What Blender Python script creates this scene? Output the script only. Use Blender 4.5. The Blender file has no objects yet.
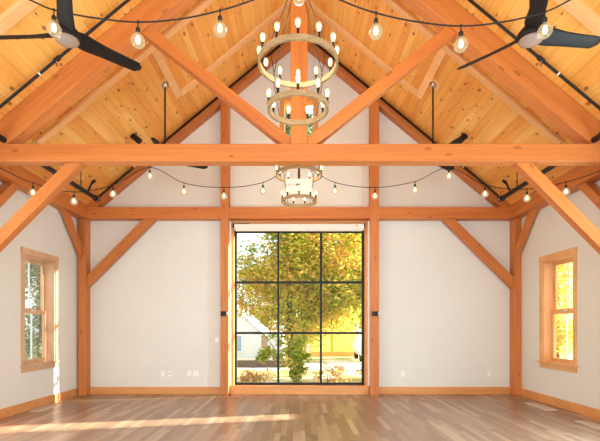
import bpy, bmesh, math, random
from mathutils import Vector, Matrix
random.seed(7)
S = bpy.context.scene
C = S.collection
PI = math.pi

# ------------------------------------------------------------------ camera
F = 430.0                                   # focal length in pixels of a 600 px wide frame
CAMZ = 1.5
cam = bpy.data.cameras.new('camera')
cam.sensor_fit = 'HORIZONTAL'; cam.sensor_width = 36.0
cam.lens = F / 600 * 36
cam.shift_x = 0.0017; cam.shift_y = 106.5 / 600
cam.clip_start = 0.05; cam.clip_end = 300
camo = bpy.data.objects.new('camera', cam); C.objects.link(camo)
camo.location = (0, 0, CAMZ); camo.rotation_euler = (PI / 2, 0, 0)
S.camera = camo

# ------------------------------------------------------------------ light and exposure
S.view_settings.view_transform = 'Standard'
S.view_settings.look = 'None'
S.view_settings.gamma = 1.0
S.view_settings.use_curve_mapping = False
S.view_settings.exposure = 0.06

world = bpy.data.worlds.new('world'); S.world = world; world.use_nodes = True
wn = world.node_tree.nodes; wl = world.node_tree.links
wbg = wn['Background']
wbg.inputs['Color'].default_value = (0.86, 0.95, 1.0, 1)
wbg.inputs['Strength'].default_value = 1.7

sun = bpy.data.lights.new('sun', 'SUN'); sun.energy = 46.0; sun.angle = math.radians(0.5)
sun.color = (1.0, 0.90, 0.70)
suno = bpy.data.objects.new('sun', sun); C.objects.link(suno)
suno.rotation_euler = Vector((-4.8, -0.99, -0.85)).to_track_quat('-Z', 'Y').to_euler()

# added fill light at the open end behind the camera, out of view
day = bpy.data.lights.new('rear_fill', 'AREA'); day.shape = 'RECTANGLE'; day.size = 8.0; day.size_y = 3.6
day.energy = 330; day.color = (0.82, 0.95, 1.0)
fillo = bpy.data.objects.new('rear_fill', day); C.objects.link(fillo)
fillo.location = (0, -2.4, 2.3); fillo.rotation_euler = (math.radians(98), 0, 0)
fillo.rotation_euler = Vector((0, 1, 0.12)).to_track_quat('-Z', 'Z').to_euler()
CHAND_W = 29.0
for sx, nm in ((-1, 'left'), (1, 'right')):    # added fill lamps outside the unseen openings of the nearer bay
    wd = bpy.data.lights.new('side_fill', 'AREA'); wd.shape = 'RECTANGLE'; wd.size = 1.0; wd.size_y = 2.0
    wd.energy = 480 if sx > 0 else 240; wd.color = (0.64, 0.88, 1.0)
    wo = bpy.data.objects.new('side_fill', wd); C.objects.link(wo)
    wo.location = (sx * 5.25, 4.75, 1.8); wo.rotation_euler = Vector((-sx, 0, 0)).to_track_quat('-Z', 'Z').to_euler()
CHAND_COL = (1.0, 0.85, 0.62)

# ------------------------------------------------------------------ helpers
def lin(r, g, b):
    f = lambda c: (c / 255 / 12.92) if c / 255 <= 0.04045 else ((c / 255 + 0.055) / 1.055) ** 2.4
    return (f(r), f(g), f(b), 1)

def link(name, me, mat=None, parent=None, matrix=None):
    o = bpy.data.objects.new(name, me)
    C.objects.link(o)
    if mat is not None and not me.materials:
        me.materials.append(mat)
    if parent is not None:
        o.parent = parent
    if matrix is not None:
        o.matrix_local = matrix
    return o

def obj(name, bm, mat, parent=None, smooth=False, matrix=None):
    bmesh.ops.recalc_face_normals(bm, faces=bm.faces[:])
    me = bpy.data.meshes.new(name)
    bm.to_mesh(me); bm.free()
    if smooth:
        me.polygons.foreach_set('use_smooth', [True] * len(me.polygons))
    return link(name, me, mat, parent, matrix)

def tag(o, label=None, cat=None, group=None, kind=None):
    if label: o['label'] = label
    if cat: o['category'] = cat
    if group: o['group'] = group
    if kind: o['kind'] = kind
    return o

def empty(name, loc=(0, 0, 0), rz=0):
    o = bpy.data.objects.new(name, None); C.objects.link(o)
    o.empty_display_size = 0.1
    o.location = loc; o.rotation_euler = (0, 0, rz)
    return o

def copy_tree(o, parent=None):
    c = o.copy(); C.objects.link(c)
    if parent is not None: c.parent = parent
    for ch in [x for x in bpy.data.objects if x.parent == o]:
        copy_tree(ch, c)
    return c

def box(bm, x0, x1, y0, y1, z0, z1, bev=0.0):
    vs = [bm.verts.new(p) for p in ((x0,y0,z0),(x1,y0,z0),(x1,y1,z0),(x0,y1,z0),(x0,y0,z1),(x1,y0,z1),(x1,y1,z1),(x0,y1,z1))]
    fs = [bm.faces.new([vs[i] for i in q]) for q in ((0,3,2,1),(4,5,6,7),(0,1,5,4),(1,2,6,5),(2,3,7,6),(3,0,4,7))]
    if bev > 0:
        es = list({e for f in fs for e in f.edges})
        bmesh.ops.bevel(bm, geom=es, offset=bev, segments=2, profile=0.5, affect='EDGES')

def new_box(*a, bev=0.0):
    bm = bmesh.new(); box(bm, *a, bev=bev); return bm

def prism(bm, pts, axis, a0, a1):
    """Extrude a polygon. axis 'Y': pts are (x,z); axis 'X': pts are (y,z); axis 'Z': pts are (x,y)."""
    def P(p, a):
        return {'Y': (p[0], a, p[1]), 'X': (a, p[0], p[1]), 'Z': (p[0], p[1], a)}[axis]
    A = [bm.verts.new(P(p, a0)) for p in pts]; B = [bm.verts.new(P(p, a1)) for p in pts]
    n = len(pts)
    bm.faces.new(A); bm.faces.new(B[::-1])
    for i in range(n):
        bm.faces.new((A[i], B[i], B[(i + 1) % n], A[(i + 1) % n]))

def tube(bm, pts, r, n=8, caps=True):
    pts = [Vector(p) for p in pts]
    rs = r if isinstance(r, (list, tuple)) else [r] * len(pts)
    rings = []
    up = None
    for i, p in enumerate(pts):
        d = (pts[min(i + 1, len(pts) - 1)] - pts[max(i - 1, 0)]).normalized()
        if up is None or abs(up.dot(d)) > 0.98:
            up = Vector((0, 0, 1)) if abs(d.z) < 0.9 else Vector((1, 0, 0))
        u = d.cross(up).normalized(); v = u.cross(d).normalized(); up = v
        rings.append([bm.verts.new(p + (u * math.cos(2 * PI * k / n) + v * math.sin(2 * PI * k / n)) * rs[i]) for k in range(n)])
    for a, b in zip(rings, rings[1:]):
        for k in range(n):
            bm.faces.new((a[k], a[(k + 1) % n], b[(k + 1) % n], b[k]))
    if caps:
        bm.faces.new(rings[0][::-1]); bm.faces.new(rings[-1])

def lathe(bm, prof, n=20, c=(0, 0, 0)):
    rings = []
    for r, z in prof:
        if r < 1e-5:
            rings.append([bm.verts.new((c[0], c[1], c[2] + z))])
        else:
            rings.append([bm.verts.new((c[0] + r * math.cos(2 * PI * k / n), c[1] + r * math.sin(2 * PI * k / n), c[2] + z)) for k in range(n)])
    for a, b in zip(rings, rings[1:]):
        for k in range(n):
            q = [a[k % len(a)], a[(k + 1) % len(a)], b[(k + 1) % len(b)], b[k % len(b)]]
            q2 = []
            for v in q:
                if v not in q2: q2.append(v)
            if len(q2) > 2: bm.faces.new(q2)
    for r_ in (rings[0], rings[-1]):
        if len(r_) > 2: bm.faces.new(r_)

# ------------------------------------------------------------------ materials
class NT:
    def __init__(self, name):
        self.m = bpy.data.materials.new(name); self.m.use_nodes = True
        self.t = self.m.node_tree; self.b = self.t.nodes['Principled BSDF']
        self.out = self.t.nodes['Material Output']
    def n(self, typ, **kw):
        x = self.t.nodes.new(typ)
        for k, v in kw.items(): setattr(x, k, v)
        return x
    def l(self, a, b): self.t.links.new(a, b)
    def math(self, op, a, b=None, c=None, clamp=False):
        x = self.n('ShaderNodeMath', operation=op); x.use_clamp = clamp
        for i, v in enumerate((a, b, c)):
            if v is None: continue
            if isinstance(v, (int, float)): x.inputs[i].default_value = v
            else: self.l(v, x.inputs[i])
        return x.outputs[0]
    def ramp(self, fac, stops, interp='LINEAR'):
        x = self.n('ShaderNodeValToRGB'); cr = x.color_ramp; cr.interpolation = interp
        while len(cr.elements) < len(stops): cr.elements.new(0.5)
        for e, (p, c) in zip(cr.elements, stops): e.position = p; e.color = c
        self.l(fac, x.inputs[0]); return x.outputs[0]
    def mix(self, fac, a, b, blend='MIX'):
        x = self.n('ShaderNodeMix', data_type='RGBA', blend_type=blend)
        for i, v in ((0, fac), (6, a), (7, b)):
            if isinstance(v, (int, float)): x.inputs[i].default_value = v
            elif isinstance(v, tuple): x.inputs[i].default_value = v
            else: self.l(v, x.inputs[i])
        return x.outputs[2]
    def comb(self, x=0, y=0, z=0):
        c = self.n('ShaderNodeCombineXYZ')
        for i, v in enumerate((x, y, z)):
            if isinstance(v, (int, float)): c.inputs[i].default_value = v
            else: self.l(v, c.inputs[i])
        return c.outputs[0]
    def obj_xyz(self):
        tc = self.n('ShaderNodeTexCoord'); sp = self.n('ShaderNodeSeparateXYZ')
        self.l(tc.outputs['Object'], sp.inputs[0]); return sp.outputs
    def noise(self, vec, scale=1.0, detail=4.0, rough=0.55, dims='3D'):
        x = self.n('ShaderNodeTexNoise', noise_dimensions=dims)
        x.inputs['Scale'].default_value = scale; x.inputs['Detail'].default_value = detail; x.inputs['Roughness'].default_value = rough
        self.l(vec, x.inputs['Vector']); return x.outputs[0]
    def white(self, vec):
        x = self.n('ShaderNodeTexWhiteNoise', noise_dimensions='3D'); self.l(vec, x.inputs[0]); return x.outputs[0]
    def voro(self, vec, scale=1.0):
        x = self.n('ShaderNodeTexVoronoi'); x.inputs['Scale'].default_value = scale
        self.l(vec, x.inputs['Vector']); return x
    def bump(self, h, strength=0.2, dist=0.01):
        x = self.n('ShaderNodeBump'); x.inputs['Strength'].default_value = strength; x.inputs['Distance'].default_value = dist
        self.l(h, x.inputs['Height']); self.l(x.outputs[0], self.b.inputs['Normal'])
    def set(self, **kw):
        for k, v in kw.items():
            k = k.replace('_', ' ')
            i = self.b.inputs[k]
            if isinstance(v, (int, float, tuple)): i.default_value = v
            else: self.l(v, i)

def flat(name, rgb, rough=0.5, metal=0.0, var=0.06, scale=30.0, **kw):
    t = NT(name); x = t.obj_xyz()
    nz = t.noise(t.comb(*x), scale, 3)
    c = lin(*rgb)
    d = tuple(max(0, v * (1 - var * 2)) for v in c[:3]) + (1,)
    t.set(Base_Color=t.mix(nz, d, c), Roughness=rough, Metallic=metal, **kw)
    return t.m

def timber_mat(name, dark, light, knots=True, rough=0.5):
    t = NT(name); x, y, z = t.obj_xyz()
    oi = t.n('ShaderNodeObjectInfo')
    off = t.math('MULTIPLY', oi.outputs['Random'], 37.0)
    xx = t.math('ADD', x, off)
    g = t.noise(t.comb(t.math('MULTIPLY', xx, 0.5), t.math('MULTIPLY', y, 14.0), t.math('MULTIPLY', z, 14.0)), 1.6, 6, 0.6)
    g2 = t.noise(t.comb(t.math('MULTIPLY', xx, 0.35), t.math('MULTIPLY', y, 3.0), t.math('MULTIPLY', z, 3.0)), 1.3, 3, 0.5)
    f = t.math('ADD', t.math('MULTIPLY', g, 0.55), t.math('MULTIPLY', g2, 0.45))
    col = t.ramp(f, [(0.3, lin(*dark)), (0.68, lin(*light))])
    br = t.math('ADD', t.math('MULTIPLY', oi.outputs['Random'], 0.16), 0.92)
    col = t.mix(1.0, col, t.comb(br, br, br), 'MULTIPLY')
    if knots:
        v = t.voro(t.comb(t.math('MULTIPLY', xx, 2.2), t.math('MULTIPLY', y, 6.0), t.math('MULTIPLY', z, 6.0)), 1.0)
        k = t.math('LESS_THAN', t.math('ADD', v.outputs['Distance'], t.math('MULTIPLY', g, 0.08)), 0.17)
        sel = t.math('GREATER_THAN', t.white(v.outputs['Position']), 0.35)
        col = t.mix(t.math('MULTIPLY', t.math('MULTIPLY', k, sel), 0.5), col, lin(120, 52, 20))
    t.set(Base_Color=col, Roughness=rough); t.bump(g, 0.08, 0.004)
    return t.m

def boards_mat(name):
    """knotty pine boards: local x runs across the boards, local y along them"""
    t = NT(name); x, y, z = t.obj_xyz()
    u = t.math('DIVIDE', x, 0.135)
    bi = t.math('FLOOR', u); bf = t.math('FRACT', u)
    r0 = t.white(t.comb(bi, 3.7, 0.0))
    v = t.math('ADD', t.math('DIVIDE', y, 3.6), t.math('MULTIPLY', r0, 5.0))
    vi = t.math('FLOOR', v); vf = t.math('FRACT', v)
    rid = t.white(t.comb(bi, vi, 1.3))
    g = t.noise(t.comb(t.math('ADD', t.math('MULTIPLY', x, 26.0), t.math('MULTIPLY', rid, 50.0)), t.math('MULTIPLY', y, 1.1), bi), 1.0, 5, 0.6)
    base = t.ramp(rid, [(0.0, lin(238, 160, 72)), (0.3, lin(246, 175, 82)), (0.7, lin(250, 186, 94)), (1.0, lin(253, 201, 116))])
    gr = t.ramp(g, [(0.3, (0.80, 0.72, 0.62, 1)), (0.6, (1, 1, 1, 1))])
    col = t.mix(0.8, base, gr, 'MULTIPLY')
    # knots
    vo = t.voro(t.comb(t.math('ADD', t.math('MULTIPLY', x, 4.6), t.math('MULTIPLY', bi, 0.37)), t.math('MULTIPLY', y, 2.6), 0.0), 1.0)
    vo.voronoi_dimensions = '2D'
    sel = t.white(vo.outputs['Position'])
    size = t.math('MULTIPLY', sel, 0.13)
    kf = t.math('SUBTRACT', size, t.math('ADD', vo.outputs['Distance'], t.math('MULTIPLY', g, 0.02)))
    kn = t.math('MULTIPLY', kf, 45.0, clamp=True)
    col = t.mix(t.math('MULTIPLY', kn, 0.8), col, lin(128, 62, 26))
    halo = t.math('MULTIPLY', t.math('ADD', kf, 0.10), 4.0, clamp=True)
    col = t.mix(t.math('MULTIPLY', halo, 0.25), col, lin(190, 105, 48))
    # grooves and butt joints
    gv = t.math('MAXIMUM', t.math('LESS_THAN', bf, 0.045), t.math('LESS_THAN', vf, 0.002))
    col = t.mix(t.math('MULTIPLY', gv, 0.4), col, lin(160, 92, 44))
    t.set(Base_Color=col, Roughness=0.5); t.bump(t.math('SUBTRACT', 1.0, gv), 0.4, 0.006)
    return t.m

def floor_mat():
    t = NT('oak_floor'); x, y, z = t.obj_xyz()
    u = t.math('DIVIDE', x, 0.085); bi = t.math('FLOOR', u); bf = t.math('FRACT', u)
    r0 = t.white(t.comb(bi, 8.1, 0.0))
    v = t.math('ADD', t.math('DIVIDE', y, 0.95), t.math('MULTIPLY', r0, 7.0))
    vi = t.math('FLOOR', v); vf = t.math('FRACT', v)
    rid = t.white(t.comb(bi, vi, 2.2))
    g = t.noise(t.comb(t.math('ADD', t.math('MULTIPLY', x, 40.0), t.math('MULTIPLY', rid, 60.0)), t.math('MULTIPLY', y, 1.6), bi), 1.0, 5, 0.6)
    base = t.ramp(rid, [(0.0, lin(142, 116, 94)), (0.35, lin(154, 127, 104)), (0.75, lin(167, 141, 117)), (1.0, lin(190, 166, 143))])
    col = t.mix(0.6, base, t.ramp(g, [(0.3, (0.74, 0.68, 0.62, 1)), (0.65, (1, 1, 1, 1))]), 'MULTIPLY')
    gv = t.math('MAXIMUM', t.math('LESS_THAN', bf, 0.03), t.math('LESS_THAN', vf, 0.004))
    col = t.mix(t.math('MULTIPLY', gv, 0.5), col, lin(88, 54, 34))
    t.set(Base_Color=col, Roughness=t.math('ADD', 0.27, t.math('MULTIPLY', g, 0.12)))
    t.b.inputs['Specular IOR Level'].default_value = 0.5
    t.bump(t.math('SUBTRACT', 1.0, gv), 0.15, 0.002)
    return t.m

def wall_mat(name, axis, groove=0.11):
    t = NT(name); xyz = t.obj_xyz()
    a = xyz[axis]
    fr = t.math('FRACT', t.math('DIVIDE', a, groove))
    gv = t.math('LESS_THAN', fr, 0.05)
    nz = t.noise(t.comb(*xyz), 1.4, 3)
    col = t.mix(nz, lin(224, 223, 215), lin(231, 230, 222))
    col = t.mix(t.math('MULTIPLY', gv, 0.05), col, lin(170, 150, 132))
    t.set(Base_Color=col, Roughness=0.75); t.bump(t.math('SUBTRACT', 1.0, gv), 0.05, 0.002)
    return t.m

def glass_mat(name, tint=(1, 1, 1, 1), refl=0.06):
    t = NT(name)
    tr = t.n('ShaderNodeBsdfTransparent'); tr.inputs[0].default_value = tint
    gl = t.n('ShaderNodeBsdfGlossy'); gl.inputs['Roughness'].default_value = 0.03
    lw = t.n('ShaderNodeLayerWeight'); lw.inputs[0].default_value = 0.15
    mx = t.n('ShaderNodeMixShader')
    t.l(t.math('MULTIPLY', lw.outputs['Fresnel'], refl / 0.15, clamp=True), mx.inputs[0])
    t.l(tr.outputs[0], mx.inputs[1]); t.l(gl.outputs[0], mx.inputs[2]); t.l(mx.outputs[0], t.out.inputs[0])
    return t.m

def emit_mat(name, col, strength):
    t = NT(name); t.set(Base_Color=col, Emission_Color=col, Emission_Strength=strength)
    return t.m

def leaf_mat(name, cols, scale=0.9):
    t = NT(name); xyz = t.obj_xyz()
    g = t.n('ShaderNodeNewGeometry')
    nz = t.noise(t.comb(*xyz), scale, 3)
    rnd = g.outputs['Random Per Island']
    f = t.math('ADD', t.math('MULTIPLY', nz, 0.75), t.math('MULTIPLY', t.math('SUBTRACT', rnd, 0.3), 0.55))
    cols = [tuple(v * k for v, k in zip(c, (0.95, 0.945, 0.93))) for c in cols]
    n = len(cols)
    col = t.ramp(f, [(0.22 + 0.56 * i / (n - 1), lin(*c)) for i, c in enumerate(cols)])
    df = t.n('ShaderNodeBsdfDiffuse'); tl = t.n('ShaderNodeBsdfTranslucent'); mx = t.n('ShaderNodeMixShader')
    mx.inputs[0].default_value = 0.6
    t.l(col, df.inputs[0]); t.l(col, tl.inputs[0]); t.l(df.outputs[0], mx.inputs[1]); t.l(tl.outputs[0], mx.inputs[2]); t.l(mx.outputs[0], t.out.inputs[0])
    return t.m

M = {}
M['timber'] = timber_mat('fir_timber', (184, 100, 42), (213, 132, 64))
def trim_mat(name, dark, light):
    t = NT(name); x, y, z = t.obj_xyz()
    g = t.noise(t.comb(t.math('MULTIPLY', x, 5.0), t.math('MULTIPLY', y, 5.0), t.math('MULTIPLY', z, 2.0)), 1.0, 3, 0.5)
    t.set(Base_Color=t.ramp(g, [(0.35, lin(*dark)), (0.65, lin(*light))]), Roughness=0.42)
    return t.m
M['win_trim'] = trim_mat('fir_window_trim', (224, 166, 106), (234, 182, 124))
M['win_pale'] = trim_mat('pale_window_trim', (206, 164, 124), (220, 182, 144))
M['trim'] = timber_mat('fir_trim', (206, 134, 72), (228, 166, 104), knots=False, rough=0.42)
M['pale_trim'] = timber_mat('pale_pine_trim', (214, 174, 136), (232, 200, 166), knots=False, rough=0.42)
M['strip'] = timber_mat('pine_strip', (236, 176, 112), (250, 206, 148), knots=False)
M['boards'] = boards_mat('knotty_pine_boards')
M['floor'] = floor_mat()
M['wall_x'] = wall_mat('white_panelling_back', 0)
M['wall_y'] = wall_mat('white_panelling_side', 1)
M['black'] = flat('black_metal', (14, 13, 12), 0.6)
M['fan_black'] = flat('fan_black', (26, 20, 17), 0.6, Specular_IOR_Level=0.3)
M['cable'] = flat('black_rubber', (22, 18, 16), 0.6)
M['chrome'] = flat('brushed_chrome', (190, 180, 170), 0.25, 1.0)
M['white'] = flat('white_plastic', (250, 249, 247), 0.4, var=0.02)
M['shade'] = flat('white_shade', (240, 234, 224), 0.5, var=0.02)
M['paper'] = flat('white_paper', (246, 244, 238), 0.7, var=0.01)
M['ink'] = flat('grey_ink', (150, 140, 134), 0.7)
M['dark_ink'] = flat('dark_ink', (70, 60, 58), 0.7)
M['register'] = flat('pale_register', (236, 226, 214), 0.5)
M['slot'] = flat('dark_slot', (96, 74, 58), 0.6)
M['lens'] = flat('frosted_lens', (168, 146, 132), 0.25)
M['glass'] = glass_mat('clear_glass')
def bulb_glass():
    m = glass_mat('bulb_glass', (1, 0.96, 0.88, 1), 0.12); t = m.node_tree
    mx = [n for n in t.nodes if n.type == 'MIX_SHADER'][0]; out = t.nodes['Material Output']
    em = t.nodes.new('ShaderNodeEmission'); em.inputs[0].default_value = (1.0, 0.80, 0.48, 1); em.inputs[1].default_value = 0.9
    m2 = t.nodes.new('ShaderNodeMixShader'); m2.inputs[0].default_value = 0.35
    t.links.new(mx.outputs[0], m2.inputs[1]); t.links.new(em.outputs[0], m2.inputs[2]); t.links.new(m2.outputs[0], out.inputs[0])
    return m
M['bulb_glass'] = bulb_glass()
M['glow'] = emit_mat('bulb_glow', (1.0, 0.74, 0.36, 1), 7.0)
M['glow_string'] = emit_mat('string_bulb_glow', (1.0, 0.76, 0.40, 1), 7.0)

def ring_wood():
    t = NT('weathered_oak'); xyz = t.obj_xyz()
    at = t.math('ARCTAN2', xyz[1], xyz[0])
    g = t.noise(t.comb(t.math('MULTIPLY', at, 2.0), t.math('MULTIPLY', xyz[2], 60.0), 0.0), 1.5, 5, 0.6)
    t.set(Base_Color=t.ramp(g, [(0.3, lin(138, 112, 78)), (0.7, lin(194, 168, 126))]), Roughness=0.6)
    return t.m
M['ring'] = ring_wood()

# ------------------------------------------------------------------ room shell
HW = 4.86           # half width between the side walls
YB = 9.6            # back wall
YF = -2.6           # room open behind the camera
PITCH = 0.8333
ROOF = 8.03
TIE0, TIE1 = 3.867, 4.118
def roof_z(x): return ROOF - PITCH * abs(x)

o = obj('floor', new_box(-5.1, 5.1, YF, YB + 0.25, -0.2, 0), M['floor'])
tag(o, 'satin oak plank floor running to the back wall', 'floor', kind='structure')

def ceiling(name, sgn, label):
    ang = math.atan(PITCH)
    L = 5.3 / math.cos(ang)
    bm = new_box(0, L, YF, YB + 0.3, 0, 0.16)
    m = Matrix.Translation((0, 0, ROOF)) @ Matrix.Rotation(ang if sgn > 0 else PI - ang, 4, 'Y')
    if sgn < 0:   # keep the boards on the underside of the slab
        bmesh.ops.transform(bm, matrix=Matrix.Translation((0, 0, -0.16)), verts=bm.verts[:])
    ob = obj(name, bm, M['boards'], matrix=m)
    tag(ob, label, 'ceiling', kind='structure')
ceiling('ceiling_right', 1, 'knotty pine board ceiling slope on the right')
ceiling('ceiling_left', -1, 'knotty pine board ceiling slope on the left')

def gz(x): return ROOF - PITCH * abs(x) + 0.02
bm = bmesh.new()
WL, WR, WT = -1.50, 1.515, 3.72          # opening of the big window
GL, GR, GB, GT = -0.36, 0.36, 5.2, 6.60  # gable window opening
y0, y1 = YB, YB + 0.25
prism(bm, [(-5.1, -0.2), (WL, -0.2), (WL, gz(WL)), (-5.1, gz(5.1))], 'Y', y0, y1)
prism(bm, [(5.1, -0.2), (WR, -0.2), (WR, gz(WR)), (5.1, gz(5.1))], 'Y', y0, y1)
prism(bm, [(WL, WT), (WR, WT), (WR, GB), (WL, GB)], 'Y', y0, y1)
prism(bm, [(WL, GB), (GL, GB), (GL, GT), (WL, GT)], 'Y', y0, y1)
prism(bm, [(GR, GB), (WR, GB), (WR, GT), (GR, GT)], 'Y', y0, y1)
prism(bm, [(WL, GT), (WR, GT), (WR, gz(WR)), (0, gz(0)), (WL, gz(WL))], 'Y', y0, y1)
tag(obj('wall_back', bm, M['wall_x']), 'white panelled gable wall at the back', 'wall', kind='structure')

WY0, WY1, WZ0, WZ1 = 7.60, 8.565, 0.80, 2.80
NY0, NY1 = 4.28, 5.23          # unseen opening added in the nearer bay to admit fill light
def side_wall(name, s, label):
    bm = bmesh.new()
    xa, xb = s * HW, s * (HW + 0.25)
    zt = roof_z(HW) + 0.01
    for ya, yb in ((YF, NY0), (NY1, WY0), (WY1, YB)):
        prism(bm, [(ya, -0.2), (yb, -0.2), (yb, zt), (ya, zt)], 'X', xa, xb)
    for ya, yb in ((NY0, NY1), (WY0, WY1)):
        prism(bm, [(ya, -0.2), (yb, -0.2), (yb, WZ0), (ya, WZ0)], 'X', xa, xb)
        prism(bm, [(ya, WZ1), (yb, WZ1), (yb, zt), (ya, zt)], 'X', xa, xb)
    tag(obj(name, bm, M['wall_y']), label, 'wall', kind='structure')
side_wall('wall_left', -1, 'white side wall on the left with one window')
side_wall('wall_right', 1, 'white side wall on the right with one window')

# ------------------------------------------------------------------ timbers: each one its own object, local X along the grain
def timber(name, pts, axis, a0, a1, grain, label, cat, group=None, mat='timber', bev=0.006, kind='thing'):
    bm = bmesh.new(); prism(bm, pts, axis, a0, a1)
    bmesh.ops.recalc_face_normals(bm, faces=bm.faces[:])
    if bev: bmesh.ops.bevel(bm, geom=bm.edges[:], offset=bev, segments=1, affect='EDGES')
    cen = sum((v.co for v in bm.verts), Vector()) / len(bm.verts)
    gx = Vector(grain).normalized()
    gy = {'Y': Vector((0, 1, 0)), 'X': Vector((1, 0, 0)), 'Z': Vector((0, 0, 1))}[axis]
    if abs(gx.dot(gy)) > 0.9: gy = Vector((1, 0, 0))
    gzv = gx.cross(gy).normalized()
    m = Matrix((gx, gy, gzv)).transposed().to_4x4(); m.translation = cen
    bmesh.ops.transform(bm, matrix=m.inverted(), verts=bm.verts[:])
    ob = obj(name, bm, M[mat], matrix=m)
    return tag(ob, label, cat, group, kind)

PXL0, PXL1, PXR0, PXR1 = -1.713, -1.535, 1.557, 1.745     # posts beside the big window
G0, G1 = 9.38, 9.6          # gable frame, front and back face
T0, T1 = 6.14, 6.38         # free-standing truss
def rect(x0, x1, z0, z1): return [(x0, z0), (x1, z0), (x1, z1), (x0, z1)]
def gb(x): return 7.81 - PITCH * abs(x)

timber('tie_beam', [(-HW, TIE0), (PXL0, TIE0), (PXL0, TIE1), (-4.69, TIE1), (-HW, 3.975)], 'Y', G0, G1, (1, 0, 0), 'horizontal timber beam on the back wall from left corner to left window post', 'beam')
timber('tie_beam', rect(PXL1, PXR0, TIE0, TIE1), 'Y', G0, G1, (1, 0, 0), 'horizontal timber beam directly above the big black-framed window', 'beam')
timber('tie_beam', [(HW, TIE0), (PXR1, TIE0), (PXR1, TIE1), (4.69, TIE1), (HW, 3.975)], 'Y', G0, G1, (1, 0, 0), 'horizontal timber beam on the back wall from right window post to right corner', 'beam')
timber('tie_beam', rect(-4.62, 4.62, TIE0, TIE1), 'Y', T0, 6.325, (1, 0, 0), 'long timber tie beam of the free-standing truss crossing the whole room', 'beam')
timber('timber_post', rect(-4.82, -4.655, 0, TIE0), 'Y', G0, G1, (0, 0, 1), 'square timber post in the left back corner', 'post')
timber('timber_post', rect(4.70, HW, 0, TIE0), 'Y', G0, G1, (0, 0, 1), 'square timber post in the right back corner', 'post')
timber('timber_post', [(PXL0, 0), (PXL1, 0), (PXL1, gb(PXL1)), (PXL0, gb(PXL0))], 'Y', G0, G1, (0, 0, 1), 'tall timber post left of the big window, running up to the gable rafter', 'post')
timber('timber_post', [(PXR0, 0), (PXR1, 0), (PXR1, gb(PXR1)), (PXR0, gb(PXR0))], 'Y', G0, G1, (0, 0, 1), 'tall timber post right of the big window, running up to the gable rafter', 'post')
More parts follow.
